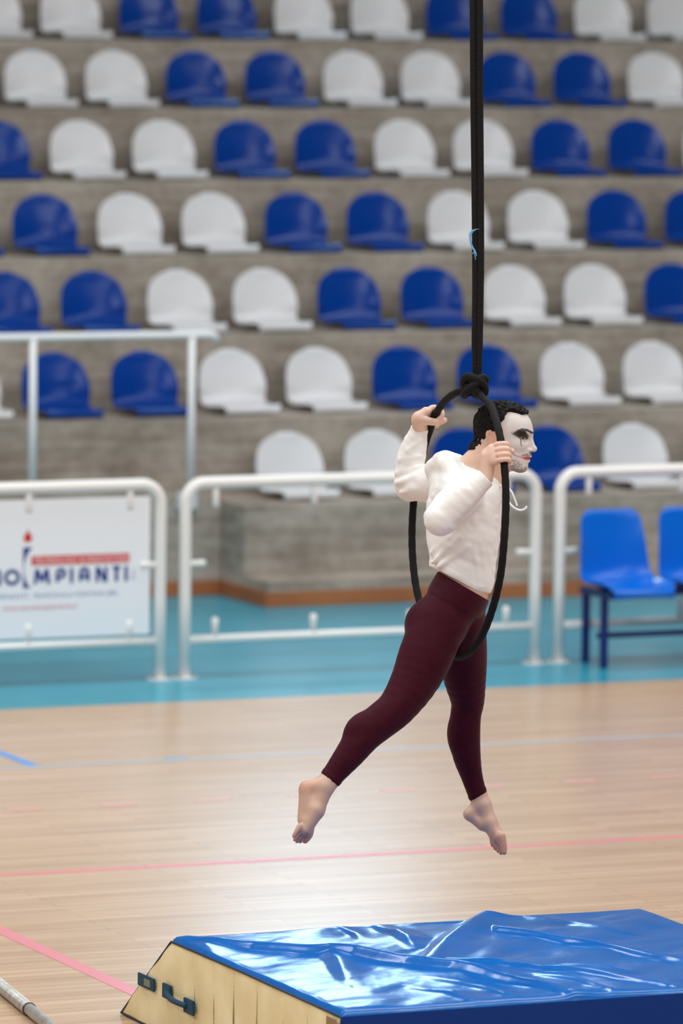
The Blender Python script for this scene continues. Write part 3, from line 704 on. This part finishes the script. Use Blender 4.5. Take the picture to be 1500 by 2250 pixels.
def foot(B, pts, toes):
    for a, b, ra, rb_, zs in pts: B.cone(a, b, ra, rb_, 9, 'add', zs)
    for ch in toes: B.chain(ch, 2.2)
def arm_core(B, g=0):
    B.chain([(*SH_N, 34+g), (*EL_N, 27+g)], 10); B.chain([(*EL_N, 27+g), (1020, 1092, 236, 25+g), (*WR_N, 17+g)], 8)
    B.chain([(*SH_F, 34+g), (*EL_F, 27+g)], 10); B.chain([(*EL_F, 27+g), (905, 1020, -208, 24+g), (*WR_F, 16+g)], 8)
def hoop_at(y, near):
    i = [j for j in range(nturn) if (hpath[j, 2] > 20) == near]; j = min(i, key=lambda q: abs(hpath[q, 1]-y)); return hpath[j], (hpath[(j+1) % nturn]-hpath[j-1])/np.linalg.norm(hpath[(j+1) % nturn]-hpath[j-1])
HR = 8.4                              # hoop radius in figure units
def grip(B, y, near, wrist, out, thumb_dir):
    """fist closed on the hoop. out = direction from the palm side (wrist) across the bar; fingers curl round the far side"""
    c, t = hoop_at(y, near); t = t*(1 if t[1] > 0 else -1)                     # t runs down the bar
    w = np.array(wrist)-c; w -= t*(w@t); w /= np.linalg.norm(w)                  # towards the wrist
    o = np.array(out, float); o -= t*(o@t); o -= w*(o@w); o /= np.linalg.norm(o)  # side the fingers pass over
    pc = c+w*20+o*4
    B.chain([(*wrist, 16.5), (*(c+w*34+o*6), 18)], 8)
    for s, r in ((-15, 11), (-5, 12), (5, 12), (15, 11)):
        B.chain([(*(c+w*36+o*5+t*s*.7), 11), (*(c+w*19+o*12+t*s), r)], 6)
    for s, ln, r in ((-19, 1.0, 6.3), (-6.5, 1.08, 6.8), (6, 1.0, 6.6), (18, .86, 5.8)):
        b = c+t*s; R = HR+r-.8
        pts = []
        for ang, rr in ((150, R+4), (105, R+2.5), (60, R+.6), (15, R), (-35, R-.2), (-80*ln, R-.6)):
            a = math.radians(ang); pts.append((*(b-w*math.cos(a)*rr+o*math.sin(a)*rr), r*(1.06 if ang > 100 else (1 if ang > -30 else .9))))
        B.chain(pts, 1.6)
    th = [(*(c+w*34-o*2-t*12), 9.5), (*(c+w*16-o*15-t*15), 8.6), (*(c-w*2-o*18-t*11), 7.4), (*(c-w*17-o*15-t*7), 6.4)]
    B.chain(th, 3)
def body_field():
    xs = axis_steps([(628, 760, 2.4), (760, 895, 3.2), (895, 1000, 2.2), (1000, 1200, 1.6)]); ys = axis_steps([(872, 1062, 1.6), (1062, 1700, 3.4), (1700, 1892, 2.2)])
    zs = axis_steps([(-300, -150, 2.4), (-150, -56, 3.0), (-56, 62, 1.8), (62, 150, 3.0), (150, 300, 2.4)])
    B = Field(xs, ys, zs); head(B)
    B.ell((1020, 1120, 0), (62, 80, 92), 20); B.ell((1022, 1200, 0), (58, 90, 80), 24); B.cone((1000, 1062, -70), (1020, 1075, 70), 38, 38, 20)
    hips(B, -4); legs(B, -3.5); arm_core(B, -4)
    grip(B, 1001, True, WR_N, (-.1, .0, .9), 1); grip(B, 918, False, WR_F, (.2, 0, -1), 1)
    # near foot, pointed: heel up at the left, toes at the bottom
    foot(B, [((724, 1713, 178), (712, 1728, 181), 22, 21, 1.0), ((708, 1726, 182), (674, 1731, 184), 20, 15, 1.1), ((674, 1732, 184), (682, 1775, 188), 15, 18, 1.15), ((670, 1742, 185), (667, 1800, 190), 13, 14, 1.3), ((712, 1732, 182), (694, 1780, 188), 20, 18, 1.2), ((694, 1780, 188), (670, 1822, 193), 19, 15.5, 1.5)],
         [[(681, 1814, 172, 11), (679, 1834, 171, 8.6), (670, 1847, 171, 7)], [(672, 1820, 184, 7.5), (666, 1838, 184, 5.4), (659, 1849, 184, 4.7)], [(667, 1822, 194, 7), (659, 1839, 194, 5.2), (652, 1849, 194, 4.5)],
          [(662, 1820, 203, 7), (653, 1836, 204, 5), (647, 1845, 204, 4.3)], [(659, 1815, 212, 7), (650, 1828, 214, 5), (645, 1837, 214, 4.3)]])
    foot(B, [((1049, 1742, -208), (1058, 1768, -210), 20, 19, 1.0), ((1056, 1768, -210), (1032, 1789, -210), 18, 13, 1.15), ((1032, 1789, -210), (1060, 1812, -208), 13, 14, 1.25), ((1062, 1772, -210), (1076, 1806, -207), 18, 16, 1.3), ((1074, 1808, -207), (1093, 1840, -204), 17, 16, 1.4)],
         [[(1099, 1838, -186, 12), (1105, 1857, -185, 8.6), (1107, 1872, -185, 6.6)], [(1093, 1846, -197, 7.5), (1097, 1862, -197, 5.4), (1100, 1874, -197, 4.6)], [(1089, 1847, -206.5, 7), (1092, 1861, -206.5, 5.1), (1094, 1870, -206.5, 4.4)],
          [(1085, 1845, -215.5, 7), (1086, 1857, -215.5, 5), (1088, 1865, -215.5, 4.2)], [(1081, 1840, -224, 7), (1081, 1851, -224, 5), (1082, 1858, -224, 4.2)]])
    return B
def smooth(x, a, b): t = np.clip((x-a)/(b-a), 0, 1); return t*t*(3-2*t)
def seg_d(px, py, pts):
    best = np.full(px.shape, 1e9)
    for a, b in zip(pts[:-1], pts[1:]):
        dx, dy = b[0]-a[0], b[1]-a[1]; t = np.clip(((px-a[0])*dx+(py-a[1])*dy)/(dx*dx+dy*dy+1e-9), 0, 1); best = np.minimum(best, np.hypot(px-a[0]-t*dx, py-a[1]-t*dy))
    return best
def in_poly(px, py, P):
    r = np.zeros(px.shape, bool); n = len(P)
    for i in range(n):
        (x0, y0), (x1, y1) = P[i], P[(i+1) % n]
        c = ((y0 > py) != (y1 > py)) & (px < (x1-x0)*(py-y0)/((y1-y0) or 1e-9)+x0); r ^= c
    return r
def poly_soft(px, py, P, w):
    d = seg_d(px, py, P+[P[0]]); s = np.where(in_poly(px, py, P), d, -d); return smooth(s, -w, w)
def L3(*c): return np.array(lin(*c)[:3])
def body_colour(V):
    x, y, z = V.T; n = len(V)
    # head-local side coordinates
    dx = x-1105; hx = 1105+hc_*dx+hs_*z; hz = -hs_*dx+hc_*z; az = np.abs(hz)
    col = np.tile(L3(218, 178, 154), (n, 1))
    nz = vnoise(V/17+50, 11)*.6+vnoise(V/6+20, 12)*.4
    col *= (.93+.14*nz)[:, None]
    def paint(c, m): nonlocal col; m = np.clip(m, 0, 1)[:, None]; col = col*(1-m)+np.asarray(c)*m
    hands = ((y < 960) & (x < 1000)) | ((y > 960) & (y < 1062) & (z > 150))
    paint(L3(228, 192, 174), hands*.7)
    feet = y > 1690
    paint(L3(208, 172, 150), feet*.8); paint(L3(205, 138, 118), feet*smooth(y, 1815, 1850)*.6); paint(L3(206, 140, 120), feet*np.exp(-((x-668)**2+(y-1728)**2)/300)*.6)
    hm = (y < 1050) & (z < 110) & (z > -110) & (x > 1030)
    face = poly_soft(hx, y, [(1118, 893), (1190, 890), (1195, 1048), (1146, 1044), (1128, 1030), (1116, 1010), (1112, 985), (1110, 955), (1110, 925), (1116, 905)], 4.5)*hm
    paint(L3(222, 214, 210)*(.95+.1*nz[:, None]), face*.96)
    paint(L3(214, 180, 160), face*(1-smooth(hx, 1108, 1124))*.6)
    beard = poly_soft(hx, y, [(1122, 1008), (1136, 1006), (1148, 1018), (1158, 1019), (1170, 1030), (1158, 1046), (1138, 1042), (1124, 1030)], 4)*hm
    must = poly_soft(hx, y, [(1148, 1001), (1160, 996), (1171, 997), (1169, 1002), (1152, 1004)], 1.6)*hm
    st = vnoise(V/2.4, 15)
    paint(L3(96, 80, 76), np.maximum(beard*.62*smooth(st, .25, .62), must*.75*smooth(st, .15, .5)))
    paint(L3(120, 98, 90), poly_soft(hx, y, [(1125, 1028), (1158, 1034), (1150, 1045), (1128, 1042)], 3)*hm*.6)
    side = hm & (hx > 1125)
    dark = L3(34, 28, 29)
    lid = poly_soft(hx, y, [(1132, 953), (1140, 947), (1150, 944), (1160, 947), (1164, 956), (1161, 965), (1150, 966), (1142, 960)], 2.0)
    paint(L3(24, 19, 20), lid*1.0*side); paint(L3(90, 80, 80), poly_soft(hx, y, [(1128, 950), (1140, 948), (1146, 960), (1138, 960)], 4)*.5*side)
    brow = smooth(-seg_d(hx, y, [(1144, 947), (1152, 943.5), (1162, 945), (1171, 951)]), -3.4, -1.6); paint(L3(30, 24, 24), brow*.95*side)
    eye = smooth(-np.hypot((hx-1153)/5.2, (y-962.5)/2.8), -1.2, -.8); paint(L3(150, 135, 130), eye*side); iris = smooth(-np.hypot(hx-1154, y-962.3), -3, -2); paint(L3(38, 26, 22), iris*side)
    tear = smooth(-seg_d(hx, y, [(1149.5, 964), (1149.5, 972), (1151, 980)]), -1.5, -.6); paint(dark, tear*.85*side)
    lips = poly_soft(hx, y, [(1150, 1006), (1158, 1003.5), (1170, 1004), (1168, 1010.5), (1158, 1010.5), (1152, 1008)], 1.0); paint(L3(196, 40, 40), lips*.9*side)
    cut = smooth(-seg_d(hx, y, [(1150, 1005.5), (1142, 1003), (1134, 999.5)]), -1.7, -.6); paint(L3(206, 64, 58), cut*.75*side)
    paint(L3(120, 60, 55), smooth(-seg_d(hx, y, [(1134, 999.5), (1129, 996)]), -2.2, -.8)*.5*side)
    paint(L3(90, 50, 48), smooth(-np.hypot((hx-1169)/4.5, (y-993.5)/2.2), -1.2, -.7)*.8*side)
    paint(L3(220, 150, 132), np.exp(-((hx-1085)**2/90+(y-958)**2/200))*smooth(az, 38, 44)*.7*hm)
    return col

pb = Vector(fig((1090, 1880, -200))); pb = Vector((pb.x, pb.y, pb.z))
person = tag(empty('person', pb), 'barefoot acrobat in cream hoodie, burgundy leggings and white face paint, hanging in hoop', 'person')
skin = bpy.data.materials.new('skin'); skin.use_nodes = True; nt = skin.node_tree; b = nt.nodes['Principled BSDF']
at = nt.nodes.new('ShaderNodeVertexColor'); at.layer_name = 'tint'; nt.links.new(at.outputs[0], b.inputs['Base Color'])
b.inputs['Roughness'].default_value = .5; b.inputs['Subsurface Weight'].default_value = .12; b.inputs['Subsurface Radius'].default_value = (.008, .004, .002); b.inputs['Subsurface Scale'].default_value = 1
B = body_field(); V, F = B.mesh(); V = relax(V, F, 1, .4)
np_mesh('body', V, F, skin, person, pb, body_colour(V)); del B

# ---- hair: short dark curls over the skull, receding at the temples
def hair():
    H = Field(axis_steps([(1028, 1182, 1.3)]), axis_steps([(868, 996, 1.3)]), axis_steps([(-62, 62, 1.6)])); skull(H, 2)
    H.cone((1062, 985, 0), (1052, 992, 0), 26, 24, 10)
    x, y, z = np.meshgrid(*H.a, indexing='ij'); P = np.stack([x, y, z], -1)
    nzz = vnoise(P/5.5, 21)*.6+vnoise(P/2.8, 22)*.4
    dx = x-1105; hx = 1105+hc_*dx+hs_*z; hz = np.abs(-hs_*dx+hc_*z)
    thick = 1.5+4.2*smooth(-y, -945, -895)
    d = H.d-thick-(nzz-.5)*10
    side = np.interp(y, [868, 889, 896, 904, 914, 922, 930, 946, 950, 962, 975, 986, 996], [1150, 1140, 1126, 1119, 1116, 1113, 1102, 1098, 1084, 1078, 1072, 1064, 1058])
    mid = np.interp(y, [868, 890, 900, 908, 915, 922, 996], [1178, 1174, 1168, 1160, 1146, 1122, 1050])
    lim = side+(np.maximum(mid, side)-side)*(1-smooth(hz, 16, 34))
    m = (hx-lim)*.7+(nzz-.5)*(7-4*smooth(y, 930, 955))
    H.d = np.maximum(np.maximum(d, m), (y-988)+(nzz-.5)*5).astype(np.float32)
    return H.mesh()
V, F = hair(); np_mesh('hair', V, F, mat('dark_hair', lin(13, 10, 9), .7, spec=.2, var=lin(24, 18, 16), var_scale=60), person, pb)

# ---- leggings
def leggings():
    xs = axis_steps([(690, 1100, 2.6)]); ys = axis_steps([(1236, 1776, 2.6)]); zs = axis_steps([(-262, 220, 3.0)])
    G = Field(xs, ys, zs); hips(G); legs(G)
    x, y, z = xs[:, None, None], ys[None, :, None], zs[None, None, :]
    wl = (y-1255)-(x-962)*.58                                     # waist line: 0 at the top edge
    G.d -= (1.6*smooth(-np.abs(wl-28), -30, -27)).astype(np.float32)
    near_h = ((x-743)*-.57+(y-1730)*.82); far_h = (x-1071)*.20+(y-1741)*.98+0*z
    isn = (x < 880)
    hem = np.where(isn, near_h+22, far_h-4)
    hem = np.where(isn, (x-704.5)*-.62+(y-1698.5)*.785, (x-1029)*.485+(y-1764.5)*.875)
    G.d -= (1.3*smooth(-np.abs(hem+6), -7, -5.5)).astype(np.float32)
    G.d = np.maximum(G.d, np.where(y > 1600, hem, -99)).astype(np.float32); G.d = np.maximum(G.d, -wl*.86).astype(np.float32)
    V, F = G.mesh(); return relax(V, F, 1, .4), F
V, F = leggings()
np_mesh('leggings', V, F, mat('burgundy_knit', lin(66, 20, 33), .55, var=lin(60, 17, 29), var_scale=30, sheen=.22, spec=.05, bump=.12, bump_scale=400), person, pb)

# ---- hooded top
def hoodie():
    xs = axis_steps([(856, 1122, 2.0)]); ys = axis_steps([(926, 1318, 2.2)]); zs = axis_steps([(-268, 280, 2.8)])
    S = Field(xs, ys, zs)
    S.ell((1019, 1120, 0), (83, 88, 104), 20); S.ell((1017, 1190, 0), (79, 80, 100), 30); S.ell((1016, 1262, 0), (71, 74, 90), 26)
    S.cone((985, 1055, -80), (1010, 1082, 84), 46, 46, 20); S.cone((1064, 1072, -40), (1068, 1085, 40), 32, 32, 20)
    S.chain([(*SH_N, 42), (992, 1112, 168, 40), (EL_N[0]+2, EL_N[1]-3, EL_N[2], 35)], 16); S.chain([(EL_N[0]+2, EL_N[1]-3, EL_N[2], 35), (1018, 1094, 236, 32), (1052, 1062, 241, 24), (1068, 1048, 242, 22)], 12)
    S.chain([(*SH_F, 42), (940, 1064, -172, 40), (EL_F[0]+4, EL_F[1]-8, EL_F[2], 33)], 16); S.chain([(EL_F[0]+4, EL_F[1]-8, EL_F[2], 33), (900, 1030, -214, 33), (908, 985, -200, 29), (920, 948, -184, 20)], 12)
    S.cone((919, 951, -184), (923, 938, -179), 19, 19.5, 3)
    # hood lying on the back and round the neck
    S.chain([(958, 1030, -70, 26), (976, 1017, -30, 27), (985, 1020, 20, 24), (998, 1040, 62, 20)], 12); S.chain([(976, 1012, -50, 18), (1002, 1008, -34, 12), (1018, 1012, -30, 8)], 10)
    S.chain([(1002, 1016, 20, 14), (1022, 1032, 46, 11), (1056, 1046, 52, 10), (1084, 1062, 40, 10), (1100, 1084, 14, 10)], 8)
    S.chain([(1002, 1012, -20, 12), (1030, 1030, -50, 10), (1070, 1050, -48, 10), (1100, 1084, -10, 10)], 8)
    S.chain([(940, 1070, 70, 3), (962, 1052, 92, 3.2), (992, 1042, 100, 3), (1020, 1042, 84, 2)], 5, 'sub')
    # folds
    for a, b, r in (((1040, 1128, 94), (1088, 1120, 46), 3.5), ((1042, 1138, 94), (1090, 1138, 46), 4), ((1040, 1150, 94), (1088, 1156, 46), 3.5), ((1046, 1112, 90), (1080, 1102, 50), 4), ((1030, 1164, 96), (1084, 1178, 48), 3),
                    ((880, 1010, -190), (934, 1000, -170), 4), ((872, 1040, -200), (938, 1022, -160), 5), ((870, 1062, -200), (950, 1036, -120), 5), ((880, 1082, -196), (930, 1070, -140), 5), ((896, 990, -176), (930, 965, -166), 3),
                    ((950, 1236, 60), (1010, 1180, 98), 4.5), ((962, 1246, 70), (1030, 1200, 98), 4), ((1050, 1285, 66), (1040, 1200, 90), 3.5), ((1064, 1280, 48), (1058, 1210, 76), 3), ((945, 1215, 40), (990, 1180, 92), 3.5),
                    ((960, 1060, 40), (1006, 1040, 70), 4), ((950, 1090, 50), (1010, 1052, 88), 3.5), ((1000, 1120, 190), (1040, 1096, 255), 3.5), ((985, 1110, 190), (1010, 1082, 250), 3.5)):
        S.cone(a, b, r, r*.6, 9)
    x, y, z = xs[:, None, None], ys[None, :, None], zs[None, None, :]
    P = np.stack(np.broadcast_arrays((x*.9+y*.5)/26, (y*.9-x*.45)/13, z/30), -1)
    S.d += ((vnoise(P, 41)-.5)*3.0).astype(np.float32)
    hem = (y-1246)-(x-947)*np.where(x < 1050, .545, .45)+(x > 1050)*((1050-947)*(.545-.45))*-1
    hem = y-np.interp(x, [900, 947, 965, 1005, 1048, 1082, 1120], [1244, 1246, 1253, 1274, 1300, 1306, 1308])-np.abs(z)*.02
    S.d = np.where(np.abs(hem+9) < 7, S.d-.9, S.d)
    S.d = np.where((y > 1150), np.maximum(S.d, hem), S.d).astype(np.float32)
    # neck opening and cuffs
    S.cone((1086, 985, 2), (1046, 1036, 2), 40, 36, 3, 'sub'); S.cone((1100, 1030, 0), (1098, 1066, 0), 22, 14, 4, 'sub')
    S.cone((1018, 1014, 36), (1030, 1030, 44), 7, 7, 2, 'sub')
    nw = np.array([1066+8, 1051-9, 243]); S.cut_local = None
    n = np.array([.72, -.69, .02]); v = (x-1066)*n[0]+(y-1051)*n[1]+(z-242)*n[2]
    S.d = np.where((z > 170) & (x > 1020), np.maximum(S.d, v-3), S.d).astype(np.float32)
    n = np.array([.28, -.94, .1]); v = (x-922)*n[0]+(y-940)*n[1]+(z+178)*n[2]
    S.d = np.where((z < -130) & (y < 990), np.maximum(S.d, v-1), S.d).astype(np.float32)
    V, F = S.mesh(); return relax(V, F, 2, .4), F
V, F = hoodie()
cream = mat('cream_jersey', lin(249, 247, 244), .75, var=lin(245, 242, 238), var_scale=8, bump=.12, bump_scale=60, sheen=.2)
top_ = np_mesh('hoodie', V, F, cream, person, pb)
def fl(pts): return [Vector(fig(p))-pb for p in pts]
tube('drawstring', fl(catmull([(1098, 1066, 42), (1108, 1070, 52), (1122, 1078, 58), (1130, 1095, 60), (1136, 1112, 60)], 6)), .0032, cream, top_, 8)
tube('drawstring', fl(catmull([(1104, 1090, 40), (1116, 1102, 52), (1128, 1115, 58), (1142, 1121, 60), (1153, 1118, 60), (1157, 1112, 60)], 6)), .0036, cream, top_, 8)
